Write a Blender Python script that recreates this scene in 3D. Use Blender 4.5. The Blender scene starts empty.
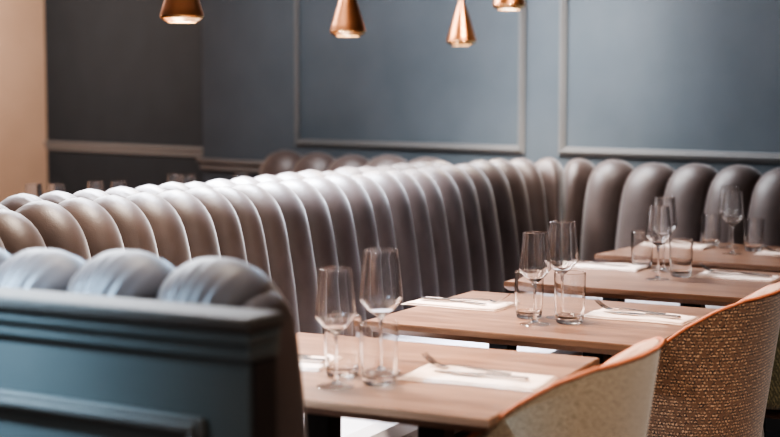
import bpy, bmesh, math, random
from mathutils import Vector, Matrix
random.seed(7)
C = bpy.context.scene.collection
PI = math.pi

# ------------------------------------------------------------------ materials
def rgb(r, g, b):
    f = lambda c: (c/255/12.92) if c/255 <= .04045 else ((c/255+.055)/1.055)**2.4
    return (f(r), f(g), f(b), 1)

def mat(name, col, rough=.5, metal=0, **kw):
    m = bpy.data.materials.new(name); m.use_nodes = True
    b = m.node_tree.nodes['Principled BSDF']
    b.inputs['Base Color'].default_value = col
    b.inputs['Roughness'].default_value = rough
    b.inputs['Metallic'].default_value = metal
    for k, v in kw.items():
        b.inputs[k.replace('_', ' ')].default_value = v
    return m

def noise_color(m, c1, c2, scale=8, detail=4, stretch=(1, 1, 1), lo=.3, hi=.7, bump=0, bscale=None, dist=.01, gen='Object'):
    nt = m.node_tree; N = nt.nodes; L = nt.links; b = N['Principled BSDF']
    tc = N.new('ShaderNodeTexCoord'); mp = N.new('ShaderNodeMapping'); mp.inputs['Scale'].default_value = stretch
    L.new(tc.outputs[gen], mp.inputs[0])
    nz = N.new('ShaderNodeTexNoise'); nz.inputs['Scale'].default_value = scale; nz.inputs['Detail'].default_value = detail
    L.new(mp.outputs[0], nz.inputs['Vector'])
    cr = N.new('ShaderNodeValToRGB'); cr.color_ramp.elements[0].position = lo; cr.color_ramp.elements[1].position = hi
    cr.color_ramp.elements[0].color = c1; cr.color_ramp.elements[1].color = c2
    L.new(nz.outputs['Fac'], cr.inputs[0]); L.new(cr.outputs[0], b.inputs['Base Color'])
    if bump:
        n2 = N.new('ShaderNodeTexNoise'); n2.inputs['Scale'].default_value = bscale or scale*4
        L.new(mp.outputs[0], n2.inputs['Vector'])
        bp = N.new('ShaderNodeBump'); bp.inputs['Strength'].default_value = bump; bp.inputs['Distance'].default_value = dist
        L.new(n2.outputs['Fac'], bp.inputs['Height']); L.new(bp.outputs[0], b.inputs['Normal'])
    return m

M = {}
M['leather'] = noise_color(mat('brown_leather', rgb(76, 62, 58), .48), rgb(64, 51, 47), rgb(80, 66, 61), 6, bump=.25, bscale=260, dist=.002)
M['leather'].node_tree.nodes['Principled BSDF'].inputs['Sheen Weight'].default_value = .35
M['leather'].node_tree.nodes['Principled BSDF'].inputs['Sheen Roughness'].default_value = .4
M['gap_shade'] = mat('leather_gap_shade', rgb(40, 32, 32), .6)  # leather of the core, coloured dark to put shade into the channel gaps
M['seat_leather'] = noise_color(mat('pale_grey_leather', rgb(190, 184, 184), .45), rgb(150, 146, 150), rgb(166, 162, 165), 5)
M['plinth'] = mat('banquette_plinth', rgb(38, 34, 34), .6)
M['blue_paint'] = noise_color(mat('slate_blue_paint', rgb(78, 85, 91), .5), rgb(74, 82, 88), rgb(82, 89, 95), 3)
M['recess_shade'] = noise_color(mat('recess_shaded_paint', rgb(60, 68, 76), .6), rgb(47, 53, 59), rgb(52, 58, 64), 3)  # wall paint darkened: the dimmer light in the recess is put into the colour
M['beige_paint'] = noise_color(mat('beige_paint', rgb(206, 172, 148), .7), rgb(200, 166, 142), rgb(210, 176, 152), 2)
M['divider_paint'] = noise_color(mat('teal_grey_paint', rgb(92, 94, 90), .4), rgb(88, 91, 88), rgb(97, 99, 95), 4)
M['ceiling'] = mat('ceiling_paint', rgb(200, 196, 190), .8)
M['black_metal'] = mat('black_metal', rgb(22, 22, 24), .4, .3)
M['steel'] = mat('polished_steel', rgb(205, 200, 195), .18, 1)
M['copper'] = mat('polished_copper', rgb(168, 112, 76), .3, 1)
M['brass'] = mat('pale_brass', rgb(232, 190, 140), .2, 1)
M['napkin'] = noise_color(mat('blush_linen', rgb(208, 182, 166), .85), rgb(200, 174, 158), rgb(214, 189, 174), 40, bump=.3, bscale=300, dist=.001)
M['glass'] = mat('clear_glass', (1, 1, 1, 1), 0.0, 0, Transmission_Weight=1.0, IOR=1.45)
_n = M['glass'].node_tree; _t = _n.nodes.new('ShaderNodeBsdfTransparent'); _x = _n.nodes.new('ShaderNodeMixShader'); _x.inputs[0].default_value = .03
_n.links.new(_n.nodes['Principled BSDF'].outputs[0], _x.inputs[1]); _n.links.new(_t.outputs[0], _x.inputs[2]); _n.links.new(_x.outputs[0], _n.nodes['Material Output'].inputs[0])
M['glass_foot'] = M['glass'].copy(); M['glass_foot'].name = 'clear_glass_foot'
[n for n in M['glass_foot'].node_tree.nodes if n.type == 'MIX_SHADER'][0].inputs[0].default_value = .5
M['leg_wood'] = mat('dark_leg_wood', rgb(48, 32, 26), .4)
M['orange_welt'] = mat('rust_orange_welt', rgb(180, 108, 76), .7)
M['liner'] = noise_color(mat('inner_upholstery', rgb(180, 140, 116), .8), rgb(170, 130, 106), rgb(188, 148, 124), 60)
em = bpy.data.materials.new('warm_diffuser'); em.use_nodes = True
e = em.node_tree.nodes['Principled BSDF']; e.inputs['Emission Color'].default_value = (1, .86, .7, 1); e.inputs['Emission Strength'].default_value = 9
M['lamp'] = em

def wood_mat(name, dark, light, rough, scale=3.0, rings=True):
    m = mat(name, light, rough)
    nt = m.node_tree; N = nt.nodes; L = nt.links; b = N['Principled BSDF']
    tc = N.new('ShaderNodeTexCoord'); mp = N.new('ShaderNodeMapping'); mp.inputs['Scale'].default_value = (1.2, 14, 14)
    L.new(tc.outputs['Object'], mp.inputs[0])
    nz = N.new('ShaderNodeTexNoise'); nz.inputs['Scale'].default_value = scale; nz.inputs['Detail'].default_value = 8; nz.inputs['Distortion'].default_value = .6
    L.new(mp.outputs[0], nz.inputs['Vector'])
    cr = N.new('ShaderNodeValToRGB'); cr.color_ramp.elements[0].position = .3; cr.color_ramp.elements[1].position = .72
    cr.color_ramp.elements[0].color = dark; cr.color_ramp.elements[1].color = light
    L.new(nz.outputs['Fac'], cr.inputs[0]); L.new(cr.outputs[0], b.inputs['Base Color'])
    bp = N.new('ShaderNodeBump'); bp.inputs['Strength'].default_value = .08; bp.inputs['Distance'].default_value = .002
    L.new(nz.outputs['Fac'], bp.inputs['Height']); L.new(bp.outputs[0], b.inputs['Normal'])
    return m
M['walnut'] = wood_mat('walnut_veneer', rgb(92, 65, 50), rgb(138, 102, 80), .28)
M['floor'] = wood_mat('oak_floor', rgb(88, 56, 38), rgb(132, 90, 62), .4, 1.2)

def weave_mat(name, c1, c2, c3, sx, sy, rough=.9, herring=False):
    """woven cloth: offset brick bands of thread on the UV-free object coordinates (angle, height)"""
    m = mat(name, c1, rough)
    nt = m.node_tree; N = nt.nodes; L = nt.links; b = N['Principled BSDF']
    uv = N.new('ShaderNodeUVMap'); mp = N.new('ShaderNodeMapping'); mp.inputs['Scale'].default_value = (sx, sy, 1)
    L.new(uv.outputs[0], mp.inputs[0])
    if herring:
        w = N.new('ShaderNodeTexMagic'); w.inputs['Scale'].default_value = 1; w.turbulence_depth = 1
        L.new(mp.outputs[0], w.inputs['Vector']); fac = w.outputs['Fac']
    else:
        br = N.new('ShaderNodeTexBrick'); br.inputs['Scale'].default_value = 1; br.inputs['Mortar Size'].default_value = .13
        br.inputs['Brick Width'].default_value = .9; br.inputs['Row Height'].default_value = .55
        br.inputs['Color1'].default_value = (1, 1, 1, 1); br.inputs['Color2'].default_value = (.55, .55, .55, 1); br.inputs['Mortar'].default_value = (0, 0, 0, 1)
        n0 = N.new('ShaderNodeTexNoise'); n0.inputs['Scale'].default_value = 1.6; L.new(mp.outputs[0], n0.inputs['Vector'])
        va = N.new('ShaderNodeVectorMath'); va.operation = 'MULTIPLY_ADD'; va.inputs[1].default_value = (1.1, .55, 0); L.new(n0.outputs['Color'], va.inputs[0]); L.new(mp.outputs[0], va.inputs[2])
        L.new(va.outputs[0], br.inputs['Vector']); fac = br.outputs['Color']
    cr = N.new('ShaderNodeValToRGB'); cr.color_ramp.elements[0].color = c2; cr.color_ramp.elements[1].color = c1
    cr.color_ramp.elements[0].position = .15; cr.color_ramp.elements[1].position = .8
    L.new(fac, cr.inputs[0])
    nz = N.new('ShaderNodeTexNoise'); nz.inputs['Scale'].default_value = 1.1; nz.inputs['Detail'].default_value = 2
    L.new(mp.outputs[0], nz.inputs['Vector'])
    mx = N.new('ShaderNodeMixRGB'); mx.blend_type = 'MIX'
    c = N.new('ShaderNodeValToRGB'); c.color_ramp.elements[0].position = .46; c.color_ramp.elements[1].position = .56
    L.new(nz.outputs['Fac'], c.inputs[0]); L.new(c.outputs[0], mx.inputs[0])
    L.new(cr.outputs[0], mx.inputs[1]); mx.inputs[2].default_value = c3
    L.new(mx.outputs[0], b.inputs['Base Color'])
    bp = N.new('ShaderNodeBump'); bp.inputs['Strength'].default_value = .6; bp.inputs['Distance'].default_value = .002
    L.new(cr.outputs[0], bp.inputs['Height']); L.new(bp.outputs[0], b.inputs['Normal'])
    b.inputs['Sheen Weight'].default_value = .3
    return m
M['sage'] = weave_mat('sage_grey_weave', rgb(166, 144, 120), rgb(104, 88, 70), rgb(144, 126, 104), 150, 110)
M['tweed'] = weave_mat('brown_tweed', rgb(184, 144, 112), rgb(62, 44, 34), rgb(108, 78, 58), 84, 66)
M['herringbone'] = weave_mat('green_herringbone', rgb(120, 114, 86), rgb(34, 38, 30), rgb(78, 76, 58), 90, 60, herring=True)

# ------------------------------------------------------------------ helpers
def link(name, me, m, parent=None, smooth=False):
    o = bpy.data.objects.new(name, me); C.objects.link(o)
    if m: me.materials.append(m)
    if smooth:
        for p in me.polygons: p.use_smooth = True
    if parent: o.parent = parent
    return o

def obj(name, bm, m, parent=None, smooth=False):
    bmesh.ops.recalc_face_normals(bm, faces=bm.faces)
    me = bpy.data.meshes.new(name); bm.to_mesh(me); bm.free()
    return link(name, me, m, parent, smooth)

def thing(name, label, cat, loc=(0, 0, 0), rz=0, group=None):
    o = bpy.data.objects.new(name, None); C.objects.link(o); o.empty_display_size = .05
    o.location = loc; o.rotation_euler = (0, 0, rz)
    return tag(o, label, cat, group)

def tag(o, label, cat, group=None):
    o['label'] = label; o['category'] = cat
    if group: o['group'] = group
    return o

def struct(o, kind='structure'):
    o['kind'] = kind; return o

def dup(root, loc, rz, label, group=None):
    r = root.copy(); C.objects.link(r); r.location = loc; r.rotation_euler = (0, 0, rz); r['label'] = label
    if group: r['group'] = group
    for ch in list(root.children):
        c = ch.copy(); C.objects.link(c); c.parent = r
        for g in list(ch.children):
            d = g.copy(); C.objects.link(d); d.parent = c
    return r

def box(bm, x0, x1, y0, y1, z0, z1, bev=0, seg=2):
    r = bmesh.ops.create_cube(bm, size=1)
    vs = r['verts']
    for v in vs:
        v.co = Vector((x0+(v.co.x+.5)*(x1-x0), y0+(v.co.y+.5)*(y1-y0), z0+(v.co.z+.5)*(z1-z0)))
    if bev:
        es = list({e for v in vs for e in v.link_edges})
        bmesh.ops.bevel(bm, geom=es, offset=bev, segments=seg, affect='EDGES', profile=.5)
    return bm

def lathe(prof, n=40, closed=False):
    """prof = [(r,z)...] ; r==0 closes to a pole"""
    fine = []
    for i, (a, b) in enumerate(zip(prof, prof[1:])):
        # support rings next to each corner keep the smooth shading local
        fine.append(a); d = math.hypot(b[0]-a[0], b[1]-a[1])
        if d > .0015:
            e = min(.0006, d*.2)/d; k = max(1, int(d/.012))
            for t in [e]+[q/k for q in range(1, k)]+[1-e]: fine.append((a[0]+(b[0]-a[0])*t, a[1]+(b[1]-a[1])*t))
    fine.append(prof[-1]); prof = fine
    bm = bmesh.new(); rings = []
    for r, z in prof:
        if r < 1e-6: rings.append([bm.verts.new((0, 0, z))])
        else: rings.append([bm.verts.new((r*math.cos(2*PI*k/n), r*math.sin(2*PI*k/n), z)) for k in range(n)])
    pairs = list(zip(rings, rings[1:]))
    if closed: pairs.append((rings[-1], rings[0]))
    for a, b in pairs:
        for k in range(n):
            k2 = (k+1) % n
            if len(a) == 1 and len(b) == 1: continue
            if len(a) == 1: bm.faces.new((a[0], b[k], b[k2]))
            elif len(b) == 1: bm.faces.new((a[k], a[k2], b[0]))
            else: bm.faces.new((a[k], a[k2], b[k2], b[k]))
    return bm

def catmull(pts, n):
    P = [Vector(p) for p in pts]; P = [2*P[0]-P[1]] + P + [2*P[-1]-P[-2]]
    out = []; segs = len(P)-3
    for i in range(n+1):
        t = i/n*segs; k = min(int(t), segs-1); t -= k
        p0, p1, p2, p3 = P[k:k+4]
        out.append(.5*((2*p1)+(-p0+p2)*t+(2*p0-5*p1+4*p2-p3)*t*t+(-p0+3*p1-3*p2+p3)*t**3))
    return out

def tube(bm, pts, r, n=8, flat=1.0):
    rings = []
    for i, p in enumerate(pts):
        p = Vector(p); a = Vector(pts[max(i-1, 0)]); b = Vector(pts[min(i+1, len(pts)-1)])
        t = (b-a).normalized(); s = t.cross(Vector((0, 0, 1)))
        if s.length < 1e-4: s = t.cross(Vector((1, 0, 0)))
        s.normalize(); u = s.cross(t)
        rr = r[i] if isinstance(r, (list, tuple)) else r
        rings.append([bm.verts.new(p + s*rr*math.cos(2*PI*k/n) + u*rr*flat*math.sin(2*PI*k/n)) for k in range(n)])
    for a, b in zip(rings, rings[1:]):
        for k in range(n): bm.faces.new((a[k], a[(k+1) % n], b[(k+1) % n], b[k]))
    bm.faces.new(rings[0]); bm.faces.new(rings[-1])
    return bm

# ------------------------------------------------------------------ the room
# back wall stands slightly skew to the rows of tables
W0 = Vector((-1.4, 6.11)); wd = Vector((-.9478, .3189)); wn = Vector((-.3189, -.9478))
def wall_matrix():
    # local x = along the wall (leftwards), local y = out into the room, z up
    return Matrix(((wd.x, wn.x, 0, W0.x), (wd.y, wn.y, 0, W0.y), (0, 0, 1, 0), (0, 0, 0, 1)))
WM = wall_matrix()
def onwall(o): o.matrix_world = WM; return struct(o)

H = 3.3
bm = bmesh.new(); box(bm, -13.5, 4.2, -3, 13.5, -.1, 0); struct(obj('floor', bm, M['floor']))
bm = bmesh.new(); box(bm, -13.5, 4.2, -3, 13.5, H, H+.1); struct(obj('ceiling', bm, M['ceiling']))
bm = bmesh.new(); box(bm, -4.6, 4.51, -1.15, 0, 0, H); onwall(obj('wall_back', bm, M['blue_paint']))
bm = bmesh.new(); box(bm, 4.51, 8.8, -1.15, -1.0, 0, H); onwall(obj('wall_recess', bm, M['recess_shade']))
bm = bmesh.new(); box(bm, 8.6, 8.75, -1.0, 7.5, 0, H); onwall(obj('wall_left', bm, M['beige_paint']))

def moulding(bm, s0, s1, z0, z1, w=.045, t=.022, y=0):
    """picture-frame moulding with a raised bead"""
    for (a, b, c, d) in ((s0, s1, z0, z0+w), (s0, s1, z1-w, z1), (s0, s0+w, z0+w, z1-w), (s1-w, s1, z0+w, z1-w)):
        box(bm, a, b, y, y+t*.6, c, d, .003, 1)
    q = w*.3
    for (a, b, c, d) in ((s0+q, s1-q, z0+q, z0+w-q), (s0+q, s1-q, z1-w+q, z1-q), (s0+q, s0+w-q, z0+w-q, z1-w+q), (s1-w+q, s1-q, z0+w-q, z1-w+q)):
        box(bm, a, b, y+t*.5, y+t, c, d, .003, 1)
    return bm
M['moulding'] = mat('moulding_paint', rgb(102, 101, 100), .4)
onwall(obj('trim_1', moulding(bmesh.new(), 1.525, 3.475, 1.05, 2.85), M['moulding']))
onwall(obj('trim_2', moulding(bmesh.new(), -1.2, 1.29, 1.05, 2.85), M['moulding']))
bm = bmesh.new()
box(bm, -4.6, 4.535, -.002, .045, .915, .945, .008); box(bm, -4.6, 4.52, -.002, .025, .865, .915, .006); 
onwall(obj('trim_3', bm, mat('dado_rail_paint', rgb(118, 112, 108), .45)))
bm = bmesh.new()
box(bm, 4.512, 8.6, -1.002, -.96, .93, .965, .008); box(bm, 4.512, 8.6, -1.002, -.98, .88, .93, .006)
onwall(obj('trim_4', bm, mat('recess_rail_paint', rgb(126, 122, 120), .45)))
bm = bmesh.new(); box(bm, -4.6, 4.53, 0, .02, 0, .14, .004); onwall(obj('baseboard_back', bm, M['blue_paint']))

# ------------------------------------------------------------------ banquettes
NEAR = None
FRONT = [(.135, .44), (.128, .56), (.112, .70), (.095, .80), (.074, .88), (.044, .944), (.005, .974), (-.035, .966), (-.065, .935), (-.085, .895), (-.095, .85)]
def channel(name, A, nA, B, nB, prof, parent, bulge=.042, pleats=7, head=.45, k_back=.30, dz=0, m='leather', nt=34, nu=30):
    """one stuffed vertical channel of a fluted back between seam lines A and B (ridge points in plan) with outward
    directions nA, nB; it climbs the front, rolls over the top and is gathered in pleats at the rear"""
    pts = catmull([(d, z, 0) for d, z in prof], nt)
    L = [0]
    for a, b in zip(pts, pts[1:]): L.append(L[-1]+(b-a).length)
    top = max(range(len(pts)), key=lambda i: pts[i].y)
    bm = bmesh.new(); rows = []
    for i, p in enumerate(pts):
        q0 = pts[max(i-1, 0)]; q1 = pts[min(i+1, nt)]; t = (q1-q0).normalized()
        nrm = (t.y*-1*-1, -t.x)  # rotate tangent: outward side
        nd, nz = t.y, -t.x
        back = max(0, (L[i]-L[top])/(L[-1]-L[top]))
        wf = 1 - (1-k_back)*back**1.4
        row = []
        for j in range(nu+1):
            u = -1+2*j/nu; s = .5+u*.5*wf*1.11
            P = A+(B-A)*s; n = (nA*(1-s)+nB*s).normalized()
            prof_b = (max(0, 1-abs(u)**2.1))**.55
            bl = bulge*prof_b*(1-.35*back)*(1+head*math.exp(-((L[i]-L[top])/.13)**2))
            pl = 0
            if pleats and back > 0: pl = .0065*min(1, back*2.2)*(1.3*abs(math.sin(u*PI*pleats*.62))-.8)*(1-abs(u)**4)
            sink = -.022*(1-prof_b)
            d = p.x+nd*(bl+pl+sink); z = p.y+nz*(bl+pl+sink)
            row.append(bm.verts.new((P.x+n.x*d, P.y+n.y*d, z+dz)))
        rows.append(row)
    for a, b in zip(rows, rows[1:]):
        for j in range(nu): bm.faces.new((a[j], a[j+1], b[j+1], b[j]))
    # close the two flanks and the underside with one inner skin so that it is a solid pad
    o = obj(name, bm, M[m], parent, True)
    return o

def sweep_strip(bm, bounds, sect):
    """sweep a closed section [(d,z)] along the seam points"""
    rings = []
    for i, (P, n) in enumerate(bounds): rings.append([bm.verts.new((P.x+n.x*d, P.y+n.y*d, z)) for d, z in (sect(i) if callable(sect) else sect)])
    k = len(rings[0])
    for a, b in zip(rings, rings[1:]):
        for j in range(k): bm.faces.new((a[j], a[(j+1) % k], b[(j+1) % k], b[j]))
    bm.faces.new(rings[0]); bm.faces.new(list(reversed(rings[-1])))
    return bm

def banquette(label, centres, side, prof=FRONT, seat_d=(.11, .78), seat_z=.47, bulge=.056, pleats=7, group=None, pad_names='back_channel', back_d=-.08, end_n=None, seat_fn=None):
    """centres = ridge points of the channels in plan; side = +1/-1 chooses which side is the front"""
    t = thing('banquette', label, 'bench seat', (0, 0, 0), 0, group)
    c = [Vector(p) for p in centres]
    b = [c[0]*1.5-c[1]*.5] + [(p+q)/2 for p, q in zip(c, c[1:])] + [c[-1]*1.5-c[-2]*.5]
    ns = []
    for i in range(len(b)):
        d = (b[min(i+1, len(b)-1)]-b[max(i-1, 0)]).normalized()
        ns.append(Vector((d.y, -d.x))*side)
    if end_n:
        for k, v in end_n.items(): ns[k] = Vector(v)
    for i in range(len(c)):
        w = (b[i+1]-b[i]).length
        r = random.Random(i*13+len(c))
        channel(pad_names, b[i], ns[i], b[i+1], ns[i+1], prof, t, bulge*(.92+.16*r.random()), pleats, .0 if prof is NEAR else .45, dz=r.uniform(-.004, .004))
    bounds = list(zip(b, ns))
    # solid core behind the channels
    core = [(p[0]-.018, p[1]-.008) for p in prof[:-4]]
    core = [(d-.006, z-.01) for d, z in core] + [(prof[-3][0]+.012, prof[-3][1]-.01), (back_d+.004, .86), (back_d+.004, .05), (prof[0][0]-.02, .05)]
    obj('back_core', sweep_strip(bmesh.new(), bounds, core), M['leather'] if prof is NEAR else M['gap_shade'], t)
    s0, s1 = seat_d
    depth = seat_fn or (lambda i: s1)
    seat = lambda i, s1=None: (lambda s1: [(s0-.06, seat_z-.12), (s0-.06, seat_z-.012), (s0-.02, seat_z), (s1-.05, seat_z+.004), (s1-.015, seat_z-.008), (s1, seat_z-.04), (s1, seat_z-.10), (s1-.02, seat_z-.12)])(depth(i))
    obj('seat_cushion', sweep_strip(bmesh.new(), bounds, seat), M['seat_leather'], t)
    obj('plinth', sweep_strip(bmesh.new(), bounds, lambda i: [(s0-.05, 0), (s0-.05, seat_z-.12), (depth(i)-.06, seat_z-.12), (depth(i)-.06, 0)]), M['plinth'], t)
    return t

ys = [1.89, 2.04, 2.19, 2.34, 2.49, 2.635, 2.78, 2.92, 3.065, 3.22, 3.36, 3.48, 3.60, 3.75, 3.90, 4.05, 4.21, 4.36, 4.51, 4.66, 4.82, 4.98, 5.15, 5.33, 5.52, 5.71]
left_run = [(-2.50-.032*(y-2.5), y) for y in ys]
corner = [(-2.58, 5.90), (-2.485, 6.04), (-2.355, 6.095), (-2.165, 6.05)]
right_run = [(-1.93, 5.96), (-1.71, 5.875), (-1.50, 5.795), (-1.295, 5.72), (-1.09, 5.645), (-.885, 5.57), (-.68, 5.495), (-.475, 5.42)]
banquette('long brown leather fluted banquette curving round the corner behind the set tables', left_run+corner+right_run, 1, seat_fn=lambda i: .83 if i <= len(left_run)-7 else max(.42, .83-.09*(i-len(left_run)+7)))

ys2 = [y+.04 for y in ys if y > 1.8]
rear = [(-2.74-.03*(y-2.5), y) for y in ys2 if y < 5.75]
banquette('rear brown leather banquette facing away, back to back with the long one', rear, -1, group=None, seat_d=(.11, .72))
S = lambda s, off: W0+wd*s+wn*off
far = [S(s, .30) for s in (3.20, 2.89, 2.58, 2.27, 1.96)]
FAR = [(d, z-.02) for d, z in FRONT]
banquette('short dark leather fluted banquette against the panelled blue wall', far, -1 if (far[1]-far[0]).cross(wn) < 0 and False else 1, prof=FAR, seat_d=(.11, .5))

# near banquette: its back leans on the painted divider, seen from behind
near = [(-2.03, 1.745), (-1.85, 1.748), (-1.672, 1.752), (-1.486, 1.754), (-1.30, 1.757)]
NEAR = [(.16, .44), (.14, .56), (.12, .70), (.10, .83), (.08, .93), (.055, .985), (.01, 1.012), (-.035, 1.0), (-.062, .975), (-.072, .945), (-.078, .90)]
nb = banquette('near brown leather banquette whose gathered channel tops rise over the grey divider', near, -1, prof=NEAR, seat_d=(.13, .42), back_d=-.08)

# rounded upholstered end of the near banquette
bm = bmesh.new(); rings = []
for e in range(9):
    ph = PI/2*e/8; x = -1.232+.05*math.sin(ph); ins = .045*(1-math.cos(ph))
    sec = [(.14, .05), (.145, .44), (.14, .56), (.13, .70), (.115, .83), (.10, .92), (.075, .985), (.03, 1.028), (-.03, 1.018), (-.07, .975), (-.082, .90), (-.082, .05)]
    cx_, cz_ = .05, .6
    rings.append([bm.verts.new((x, 1.757+d-ins*(1 if d > cx_ else -1)*min(1, abs(d-cx_)/.06), z-(ins*.9 if z > .9 else 0))) for d, z in sec])
for a, b in zip(rings, rings[1:]):
    for k in range(len(a)): bm.faces.new((a[k], a[(k+1) % len(a)], b[(k+1) % len(a)], b[k]))
bm.faces.new(rings[0]); bm.faces.new(rings[-1])
er = obj('end_roll', bm, M['leather'], nb, True)
md = er.modifiers.new('Subdivision', 'SUBSURF'); md.levels = 2; md.render_levels = 2
# ------------------------------------------------------------------ painted divider
dv = thing('divider', 'grey panelled divider with moulded cap in the near left corner', 'partition', (-1.085, 1.545, 0), 0)
bm = bmesh.new(); box(bm, -1.35, 0, 0, .065, 0, .99, .003); obj('panel', bm, M['divider_paint'], dv)
bm = bmesh.new(); box(bm, .0005, .006, .003, .062, 0, .948, .002); obj('end_shade_sheet', bm, mat('end_shade_tone', rgb(56, 48, 44), .5), dv)  # thin sheet, its dark colour stands in for shade on the divider's unlit end
bm = bmesh.new(); box(bm, -1.37, .018, -.026, .068, .992, 1.014, .008, 3); obj('cap', bm, mat('cap_paint', rgb(84, 76, 69), .6), dv)
bm = bmesh.new(); box(bm, -1.36, .012, -.018, .066, .972, .993, .006, 2); box(bm, -1.355, .008, -.010, .068, .95, .973, .004, 2); obj('cornice', bm, M['divider_paint'], dv)
bm = bmesh.new(); moulding(bm, -1.30, -.075, .14, .862, .03, .024); 
for v in bm.verts: v.co.y = -v.co.y
obj('moulding', bm, mat('divider_moulding_paint', rgb(108, 104, 98), .4), dv)

# ------------------------------------------------------------------ tables
def make_table(label, loc, rz, L=.77, D=.66):
    t = thing('dining_table', label, 'table', loc, rz, 'walnut tables set in a row')
    bm = bmesh.new()
    vs = []
    for z, i in ((.75, .0), (.735, .0), (.720, .012)):
        vs.append([bm.verts.new((sx*(L/2-i), sy*(D/2-i), z)) for sx, sy in ((-1, -1), (1, -1), (1, 1), (-1, 1))])
    for a, b in zip(vs, vs[1:]):
        for k in range(4): bm.faces.new((a[k], a[(k+1) % 4], b[(k+1) % 4], b[k]))
    bm.faces.new(vs[0]); bm.faces.new(vs[-1])
    bmesh.ops.bevel(bm, geom=[e for e in bm.edges if all(abs(v.co.z-.75) < 1e-4 for v in e.verts)], offset=.002, segments=2, affect='EDGES')
    obj('tabletop', bm, M['walnut'], t)
    for sx in (-1, 1):
        x = .135*sx+.0
        bm = bmesh.new(); box(bm, x-.03, x+.03, -.03, .03, .03, .718, .004); obj('post', bm, M['black_metal'], t)
    bm = bmesh.new(); box(bm, -.22, .22, -.2, .2, .703, .7195, .003); obj('mounting_plate', bm, M['black_metal'], t)
    bm = bmesh.new(); box(bm, -.24, .24, -.21, .21, 0, .031, .006); obj('base_plate', bm, M['black_metal'], t)
    return t
TY = [2.455, 3.33, 4.235, 5.10]
t1 = make_table('nearest walnut table, at the divider, with the blurred glasses', (-1.40, 2.47, 0), math.radians(3))
dup(t1, (-1.365, 3.335, 0), 0, 'second walnut table from the divider, in sharp focus before the tweed chair')
dup(t1, (-1.37, 4.235, 0), 0, 'third walnut table from the divider, between the sharp one and the farthest')
dup(t1, (-1.37, 5.09, 0), math.radians(-5), 'farthest walnut table, beneath the corner of the fluted banquette')
# two more on the other side of the back-to-back banquette carry the glasses that peep over it
dup(t1, (-3.86, 4.32, 0), 0, 'table behind the banquette holding the two left pairs of glasses', 'tables behind the banquette')
dup(t1, (-3.82, 5.20, 0), 0, 'table behind the banquette holding the glasses right of the others', 'tables behind the banquette')

# ------------------------------------------------------------------ glassware
def make_wine(label, loc, group):
    t = thing('wine_glass', label, 'wine glass', loc, 0, group)
    th = .0011
    outer = [(.0045, .106), (.010, .110), (.024, .121), (.038, .137), (.0415, .144), (.0405, .152), (.0375, .185), (.0335, .222), (.0322, .2365)]
    inner = [(r-th*1.2, z) for r, z in reversed(outer[1:])]
    inner = [(outer[-1][0]-.0008, .2368)] + inner[1:-1] + [(.008, .1125), (0, .1115)]
    obj('bowl', lathe([(0, .1055)]+outer+inner, 48), M['glass'], t, True)
    obj('stem', lathe([(0, .0050), (.011, .0052), (.0055, .012), (.0038, .025), (.0034, .06), (.0036, .09), (.0052, .1053), (0, .1054)], 24), M['glass'], t, True)
    obj('foot', lathe([(0, .0001), (.0375, .0001), (.0385, .0012), (.037, .0022), (.02, .0036), (.010, .0049), (0, .0049)], 48), M['glass_foot'], t, True)
    return t

def make_tumbler(label, loc, group):
    o = obj('tumbler', lathe([(0, .0002), (.028, .0002), (.0325, .003), (.0345, .012), (.0375, .06), (.0385, .1235), (.0378, .1245), (.0370, .1238),
                              (.0358, .06), (.0325, .020), (.026, .0135), (0, .0125)], 48), M['glass'], None, True)
    o.location = loc
    return tag(o, label, 'tumbler', group)

W1 = [  # wine glasses: (x, y, label)
 (-1.385, 2.27, 'front wine glass on the nearest table, blurred', 1),
 (-1.372, 2.43, 'taller-looking wine glass at the back of the nearest table', 1.1),
 (-1.338, 3.17, 'front-left wine glass on the sharply focused second table', 1),
 (-1.317, 3.3, 'rear wine glass on the second table, above the right tumbler', 1.08),
 (-1.342, 4.19, 'front wine glass on the third table from the divider', 1),
 (-1.39, 4.4, 'rear wine glass on the third table, overlapping the front one', 1.06),
 (-1.33, 5.05, 'front wine glass on the farthest table', 1),
 (-1.396, 5.25, 'rear wine glass on the farthest table, half hidden by another', 1.04),
 (-3.99, 4.15, 'left glass of the leftmost pair peeping over the banquette', 1.0),
 (-3.89, 4.18, 'right glass of the leftmost pair peeping over the banquette', 1.0),
 (-3.885, 4.41, 'left glass of the middle pair peeping over the banquette', 1.0),
 (-3.79, 4.45, 'right glass of the middle pair peeping over the banquette', 1.0),
 (-3.955, 5.04, 'left glass of the right pair peeping over the banquette', 1.0),
 (-3.85, 5.01, 'right glass of the right pair peeping over the banquette', 1.0),
 (-3.71, 5.23, 'single glass whose rim barely shows over the banquette', 1.0),
]
wg = None
for x, y, lab, sc in W1:
    g = 'wine glasses on the set tables' if x > -3 else 'glasses behind the banquette'
    if wg is None: wg = make_wine(lab, (x, y, .7502), g)
    else: dup(wg, (x, y, .7502), random.uniform(0, 6), lab, g).scale = (sc, sc, sc)
T1_ = [
 (-1.43, 2.37, 'left tumbler on the nearest table, behind the wine glass foot', 1),
 (-1.322, 2.334, 'right tumbler on the nearest table, beside the napkin', 1),
 (-1.392, 3.26, 'left tumbler on the second table, behind the wine glass', 1),
 (-1.268, 3.235, 'right tumbler on the second table, beside the folded napkin', 1.06),
 (-1.495, 4.49, 'left tumbler on the third table, behind the wine glasses', 1),
 (-1.3, 4.3, 'right tumbler on the third table, beside the napkin', 1),
 (-1.49, 5.33, 'left tumbler on the farthest table, behind the wine glasses', 1),
 (-1.285, 5.19, 'right tumbler on the farthest table, near the frame edge', 1),
]
tb = None
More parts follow.
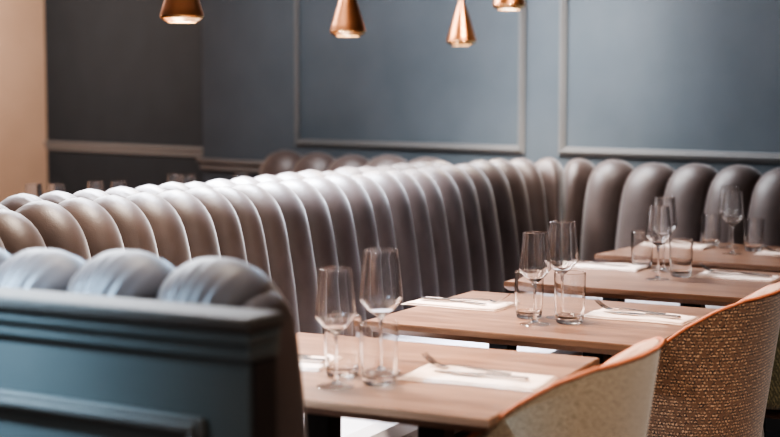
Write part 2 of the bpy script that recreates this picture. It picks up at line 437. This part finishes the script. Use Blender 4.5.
for x, y, lab, sc in T1_:
    if tb is None: tb = make_tumbler(lab, (x, y, .7502), 'water tumblers on the set tables')
    else:
        o = tb.copy(); C.objects.link(o); o.location = (x, y, .7502); o['label'] = lab; o.scale = (sc, sc, sc)

# ------------------------------------------------------------------ napkins and cutlery
def make_napkin(label, loc, rz, L=.30, D=.155, flip=1, seed=0):
    """linen folded in three: soft layered slab with a turned-up end"""
    r = random.Random(seed)
    bm = bmesh.new(); nx, ny = 26, 10
    ph = [r.uniform(0, 6) for _ in range(4)]
    def h(u, v, layer):
        w = .0018*math.sin(u*5+ph[0])+.0012*math.sin(v*7+ph[1]+u*3)
        return layer + max(0, w) + .004*max(0, (-u*flip-.55)/.45)**2*(1 if layer > .004 else 0)
    for (z0, z1, ins, sh) in ((.0003, .0035, 0, 0), (.0036, .0078, .006, .003)):
        top = []; bot = []
        for i in range(nx+1):
            rt = []; rb = []
            for j in range(ny+1):
                u = -1+2*i/nx; v = -1+2*j/ny
                e = min(1, (1-max(abs(u), abs(v)))*12)
                x = u*(L/2-ins)+sh + .003*math.sin(v*3+ph[2]); y = v*(D/2-ins)+.004*math.sin(u*4+ph[3])
                rt.append(bm.verts.new((x, y, (z0+z1)/2 + (h(u, v, z1)-(z0+z1)/2)*math.sqrt(max(.0, e)))))
                rb.append(bm.verts.new((x, y, z0)))
            top.append(rt); bot.append(rb)
        for i in range(nx):
            for j in range(ny):
                bm.faces.new((top[i][j], top[i+1][j], top[i+1][j+1], top[i][j+1]))
                bm.faces.new((bot[i][j], bot[i][j+1], bot[i+1][j+1], bot[i+1][j]))
        ring = [(i, 0) for i in range(nx)]+[(nx, j) for j in range(ny)]+[(i, ny) for i in range(nx, 0, -1)]+[(0, j) for j in range(ny, 0, -1)]
        for a, b in zip(ring, ring[1:]+ring[:1]):
            bm.faces.new((bot[a[0]][a[1]], bot[b[0]][b[1]], top[b[0]][b[1]], top[a[0]][a[1]]))
    o = obj('napkin', bm, M['napkin'], None, True)
    o.location = loc; o.rotation_euler = (0, 0, rz)
    return tag(o, label, 'napkin', 'folded linen napkins')

def ribbon(bm, rows):
    """rows of (x, half width, z, thickness) -> flat closed strip along x"""
    R = []
    for x, w, z, t in rows:
        R.append([bm.verts.new((x, -w, z)), bm.verts.new((x, w, z)), bm.verts.new((x, w, z+t)), bm.verts.new((x, -w, z+t))])
    for a, b in zip(R, R[1:]):
        for k in range(4): bm.faces.new((a[k], a[(k+1) % 4], b[(k+1) % 4], b[k]))
    bm.faces.new(R[0]); bm.faces.new(R[-1]); return bm

def make_fork(label, loc, rz):
    """lies on its handle and heel, tines rising at -x end"""
    t = thing('fork', label, 'fork', loc, rz, 'forks on the napkins')
    bm = ribbon(bmesh.new(), [(.10, .0015, .0004, .002), (.097, .009, .0004, .0024), (.06, .008, .0010, .0028), (.02, .005, .0026, .003), (-.02, .0035, .0044, .0034), (-.045, .004, .0036, .003)])
    obj('handle', bm, M['steel'], t)
    bm = ribbon(bmesh.new(), [(-.044, .004, .0036, .003), (-.05, .0095, .0012, .002), (-.06, .0125, .0003, .0018), (-.068, .0128, .0018, .0018)])
    for k in range(4):
        yy = -.0108+k*.0072
        b2 = ribbon(bmesh.new(), [(-.067, .0020, .0016, .0018), (-.082, .0018, .0085, .0016), (-.098, .0013, .020, .0014), (-.104, .0005, .026, .001)])
        for v in b2.verts: v.co.y += yy
        me = bpy.data.meshes.new('tmp'); b2.to_mesh(me); b2.free(); bm.from_mesh(me); bpy.data.meshes.remove(me)
    obj('head', bm, M['steel'], t)
    return t

def make_knife(label, loc, rz):
    t = thing('knife', label, 'knife', loc, rz, 'knives on the napkins')
    bm = ribbon(bmesh.new(), [(.105, .003, .001, .004), (.10, .008, .0004, .006), (.06, .0078, .0004, .006), (.01, .0055, .0004, .006)])
    obj('handle', bm, M['steel'], t)
    bm = ribbon(bmesh.new(), [(.009, .0055, .0014, .002), (0, .009, .0014, .0016), (-.06, .0098, .0012, .0014), (-.095, .0075, .001, .0012), (-.108, .001, .001, .001)])
    obj('blade', bm, M['steel'], t)
    return t
NAP = [  # x, y, rotation(deg), flip, label place
 (-1.168, 2.475, 4, 1, 'nearest table, right side', .30, .15),
 (-1.625, 2.43, 10, 1, 'nearest table, left side half behind the divider bench', .24, .14),
 (-1.137, 3.405, 0, 1, 'second table, right side before the tweed chair', .28, .135),
 (-1.655, 3.38, 0, -1, 'second table, left side against the banquette', .29, .145),
 (-1.13, 4.365, -1, 1, 'third table, right side', .27, .14),
 (-1.60, 4.42, -2, -1, 'third table, left side', .28, .15),
 (-1.12, 5.13, -3, 1, 'farthest table, right side at the frame edge', .26, .15),
 (-1.60, 5.22, -4, -1, 'farthest table, left side', .28, .15),
]
fk = kn = None
for i, (x, y, r, fl, where, L_, D_) in enumerate(NAP):
    make_napkin('blush folded linen napkin on the '+where, (x, y, .7503), math.radians(r), L_, D_, fl, i)
    c, s = math.cos(math.radians(r)), math.sin(math.radians(r))
    def rel(dx, dy): return (x+c*dx-s*dy, y+s*dx+c*dy, .7503+.0102)
    rz = math.radians(r) + (0 if fl == 1 else PI)
    p1 = rel(-.035*fl, .028); p2 = rel(.012*fl, -.018)
    a1 = rz-.10*fl; a2 = rz-.03
    lf = 'fork on the napkin: '+where; lk = 'knife on the napkin: '+where
    if fk is None:
        fk = make_fork(lf, p1, a1); kn = make_knife(lk, p2, a2)
    else:
        dup(fk, p1, a1, lf); dup(kn, p2, a2, lk)

# ------------------------------------------------------------------ upholstered tub chairs
def make_chair(label, loc, rz, fabric, height=.838, lean=.0):
    """local: back towards +x, seat opening towards -x"""
    t = thing('tub_chair', label, 'chair', loc, rz, 'tub chairs at the tables')
    n, nv = 64, 22
    th_max = math.radians(114)
    KEY = [(0, .838), (22, .838), (40, .832), (55, .810), (72, .765), (88, .712), (114, .655)]
    def rim(a):   # rim height along the shell: level round the back, dropping to the arms
        q = abs(math.degrees(a)); h = KEY[-1][1]
        for (a0, h0), (a1, h1) in zip(KEY, KEY[1:]):
            if a0 <= q <= a1:
                t_ = (q-a0)/(a1-a0); h = h0+(h1-h0)*t_; break
        return h-.838+height
    def pad(a):   # padding is thin on the arms, thick at the back
        q = min(1, max(0, (80-abs(math.degrees(a)))/60)); return .013+.030*q*q*(3-2*q)
    def R(a, z, inset=0):
        f = (z-.30)/(.86-.30); f = max(0, min(1.05, f))
        rx = .165+.075*f; ry = .20+.075*f
        rx -= inset; ry -= inset
        c_, s_ = math.cos(a), math.sin(a); k = (abs(c_)**2.5+abs(s_)**2.5)**(-1/2.5)
        return Vector((rx*c_*k+lean*f*math.cos(a/2)**2, ry*s_*k, 0))
    def shell(inset, name, m, zlow, uvs=True, topdrop=0):
        bm = bmesh.new(); uvl = bm.loops.layers.uv.new('UVMap'); g = []
        for i in range(n+1):
            a = -th_max+2*th_max*i/n; top = rim(a)-topdrop
            col = []
            for j in range(nv+1):
                z = zlow+(top-zlow)*j/nv
                p = R(a, z, inset and pad(a)); col.append((bm.verts.new((p.x, p.y, z)), a*.27, z))
            g.append(col)
        return bm, uvl, g
    bm, uvl, out = shell(0, '', None, .41)
    _b2, _, _ = None, None, None
    # outer skin
    for i in range(n):
        for j in range(nv):
            q = (out[i][j], out[i+1][j], out[i+1][j+1], out[i][j+1])
            f = bm.faces.new([k[0] for k in q])
            for lp, k in zip(f.loops, q): lp[uvl].uv = (k[1], k[2])
    # rounded underside tucked to the centre
    prev = [c[0][0] for c in out]
    for f_, z in ((.94, .392), (.72, .384)):
        cur = []
        for i in range(n+1):
            v = out[i][0][0].co; cur.append(bm.verts.new((v.x*f_, v.y*f_, z)))
        for i in range(n):
            f = bm.faces.new((prev[i], prev[i+1], cur[i+1], cur[i]))
            for lp in f.loops: lp[uvl].uv = (lp.vert.co.x, lp.vert.co.y)
        prev = cur
    obj('outer_shell', bm, fabric, t, True)
    bm, uvl, inn = shell(.045, '', None, .43, topdrop=.022)
    for i in range(n):
        for j in range(nv):
            q = (inn[i][j], inn[i+1][j], inn[i+1][j+1], inn[i][j+1])
            bm.faces.new([k[0] for k in q])
    # rolled top and the two front edges, joining inner to outer
    prev = [c[-1][0] for c in inn]
    for k in range(1, 7):
        ph = PI*k/7; cur = []
        for i in range(n+1):
            a = -th_max+2*th_max*i/n; z = rim(a)-.022*(1-k/6)
            pi_ = R(a, z, pad(a)); po = R(a, z, .004)
            p = pi_+(po-pi_)*(.5-.5*math.cos(ph))
            cur.append(bm.verts.new((p.x, p.y, z+pad(a)*.15*math.sin(ph))))
        for i in range(n): bm.faces.new((prev[i], prev[i+1], cur[i+1], cur[i]))
        prev = cur
    for i in (0, n):
        a = -th_max+2*th_max*i/n; prev = [c[0] for c in inn[i]]
        for k in range(1, 6):
            ph = PI*k/5; cur = []
            for j in range(nv+1):
                z = inn[i][j][2]; pi_ = R(a, z, pad(a)); po = R(a, z, .0)
                p = pi_+(po-pi_)*(.5-.5*math.cos(ph)); tn = Vector((-math.sin(a), math.cos(a), 0))*(1 if i else -1)
                p = p+tn*.010*math.sin(ph); cur.append(bm.verts.new((p.x, p.y, z)))
            for j in range(nv): bm.faces.new((prev[j], prev[j+1], cur[j+1], cur[j]))
            prev = cur
    obj('inner_padding', bm, M['liner'], t, True)
    pts = []
    for i in range(n+1):
        a = -th_max+2*th_max*i/n; p = R(a, rim(a), -.0015); pts.append((p.x, p.y, rim(a)+.001))
    obj('piping', tube(bmesh.new(), pts, .0042, 8), M['orange_welt'], t, True)
    # seat cushion
    bm = bmesh.new(); box(bm, -.25, .17, -.19, .19, .385, .49, .045, 5); obj('seat', bm, fabric, t, True)
    bm = bmesh.new(); box(bm, -.19, .15, -.16, .16, .355, .388, .01, 2); obj('seat_frame', bm, M['leg_wood'], t)
    for sx, sy in ((-1, -1), (-1, 1), (1, -1), (1, 1)):
        x0, y0 = (.12 if sx > 0 else -.16), .13*sy
        obj('leg', tube(bmesh.new(), [(x0, y0, .375), (x0+.02*sx, y0+.02*sy, .19), (x0+.04*sx, y0+.04*sy, 0.0005)], [.02, .016, .011], 14), M['leg_wood'], t, True)
    return t
make_chair('sage-grey woven tub chair with rust piping at the nearest table', (-1.045, 2.475, 0), 0, M['sage'])
make_chair('brown tweed tub chair with rust piping at the second table', (-1.01, 3.40, 0), 0, M['tweed'], .848)
make_chair('green patterned tub chair peeping out at the right edge, behind the tweed chair', (-1.0, 4.27, 0), 0, M['herringbone'])

# ------------------------------------------------------------------ copper pendants
def make_pendant(label, loc, s=1.0, rz=0):
    t = thing('pendant_lamp', label, 'pendant lamp', loc, rz, 'copper pendant lamps')
    hh = .205
    obj('shade', lathe([(.0745, .0), (.070, .018), (.040, .115), (.020, .175), (.012, .198), (.010, hh), (.0, hh+.001),
                        (.0, hh-.003), (.009, .195), (.018, .172), (.038, .113), (.068, .018), (.0725, 0)], 40, True), M['copper'], t, True)
    obj('lower_ring', lathe([(.0745, .0), (.072, -.008), (.055, -.020), (.050, -.021), (.050, -.018), (.070, -.005), (.0725, 0)], 40, True), M['brass'], t, True)
    obj('diffuser', lathe([(0, -.0165), (.049, -.0165), (.049, -.012), (0, -.012)], 32), M['lamp'], t)
    obj('cord', tube(bmesh.new(), [(0, 0, hh-.001), (0, 0, H-loc[2]-.028)], .003, 8), M['black_metal'], t)
    bm = lathe([(0, H-loc[2]-.03), (.045, H-loc[2]-.03), (.05, H-loc[2]-.02), (.05, H-loc[2]-.0005), (0, H-loc[2]-.0005)], 28); obj('ceiling_rose', bm, M['copper'], t, True)
    l = bpy.data.lights.new('bulb', 'SPOT'); l.energy = 16; l.color = (1, .78, .55); l.spot_size = 2.2; l.spot_blend = .6; l.shadow_soft_size = .04
    lo = bpy.data.objects.new('bulb', l); C.objects.link(lo); lo.location = (0, 0, -.03); lo.parent = t
    return t
make_pendant('leftmost copper pendant, largest, before the dark recess', (-2.848, 3.68, 1.609))
make_pendant('second copper cone pendant from the left', (-2.871, 4.811, 1.613))
make_pendant('third copper cone pendant from the left, lowest, fully visible', (-2.968, 6.073, 1.627))
make_pendant('rightmost copper pendant, only its glowing bottom visible', (-2.538, 5.683, 1.763))

# ------------------------------------------------------------------ light
def area(name, loc, target, size, energy, col, sy=None, spread=None):
    l = bpy.data.lights.new(name, 'AREA'); l.energy = energy; l.color = col; l.size = size
    if sy: l.shape = 'RECTANGLE'; l.size_y = sy
    if spread: l.spread = math.radians(spread)
    o = bpy.data.objects.new(name, l); C.objects.link(o); o.location = loc
    o.rotation_euler = (Vector(target)-Vector(loc)).to_track_quat('-Z', 'Y').to_euler()
    return o
w = bpy.data.worlds.new('World'); bpy.context.scene.world = w; w.use_nodes = True
w.node_tree.nodes['Background'].inputs[0].default_value = (.72, .78, .88, 1)
w.node_tree.nodes['Background'].inputs[1].default_value = .26
area('window_light', (-4.8, 5.2, 3.1), (-2.4, 4.2, .9), 2.2, 120, (.88, .93, 1), 1.0, 120)
area('ridge_light', (-3.12, 4.0, 3.2), (-2.62, 4.0, .9), .4, 560, (.80, .88, 1), 6.2, 70)
area('corner_light', (-3.15, 5.95, 3.1), (-2.5, 5.75, .9), .4, 17, (.9, .94, 1), .8, 70)
area('table_light', (-1.95, 2.75, 3.15), (-1.7, 2.75, .75), .3, 30, (1, .86, .72), 1.2, 60)
area('wall_light', (-4.7, 5.0, 3.0), (-4.4, 7.0, 1.3), 1.8, 24, (.96, .97, 1), .6, 110)
area('pool_light', (-1.9, 5.0, 2.9), (-2.75, 6.5, 1.1), .35, 8, (1, .95, .9), .35, 45)
area('recess_light', (-6.6, 6.0, 3.0), (-8.2, 9.2, 1.2), .8, 3, (.9, .95, 1), .8, 100)
area('warm_light', (-8.4, 7.0, 2.8), (-9.6, 8.6, 1.4), .8, 66, (1, .93, .87), .8)
area('daylight', (-2.2, -1.4, 2.6), (-1.4, 3, .8), 1.8, 13, (.9, .94, 1), 1.2)
area('bench_back_light', (-2.3, .2, 2.9), (-1.7, 1.8, 1.05), .3, 9, (.45, .72, 1), .3, 26)
area('side_light', (.9, 1.0, 2.5), (-.72, 2.75, .6), .7, 7, (1, .92, .82), .7, 55)
for k, (x, y) in enumerate(((-.6, 1.6), (-1.9, 1.2))):  # unseen spots added to give the glasses sparkle
    l = bpy.data.lights.new('sparkle_spot', 'SPOT'); l.energy = 11; l.color = (1, .86, .72); l.shadow_soft_size = .06; l.spot_size = 1.2; l.spot_blend = .8
    o = bpy.data.objects.new('sparkle_spot', l); C.objects.link(o); o.location = (x, y, 3.2)

# ------------------------------------------------------------------ camera
cd = bpy.data.cameras.new('Camera'); cam = bpy.data.objects.new('Camera', cd); C.objects.link(cam)
cd.sensor_width = 36; cd.lens = 1350/780*36
cam.location = (0, 0, 1.31)
yaw = math.radians(29.0546); pitch = math.radians(4.8058)
cam.rotation_euler = (PI/2-pitch, 0, yaw)
cd.dof.use_dof = True; cd.dof.focus_distance = 3.65; cd.dof.aperture_fstop = 2.4
bpy.context.scene.camera = cam
vs = bpy.context.scene.view_settings
vs.view_transform = 'AgX'; vs.look = 'AgX - High Contrast'; vs.exposure = .4
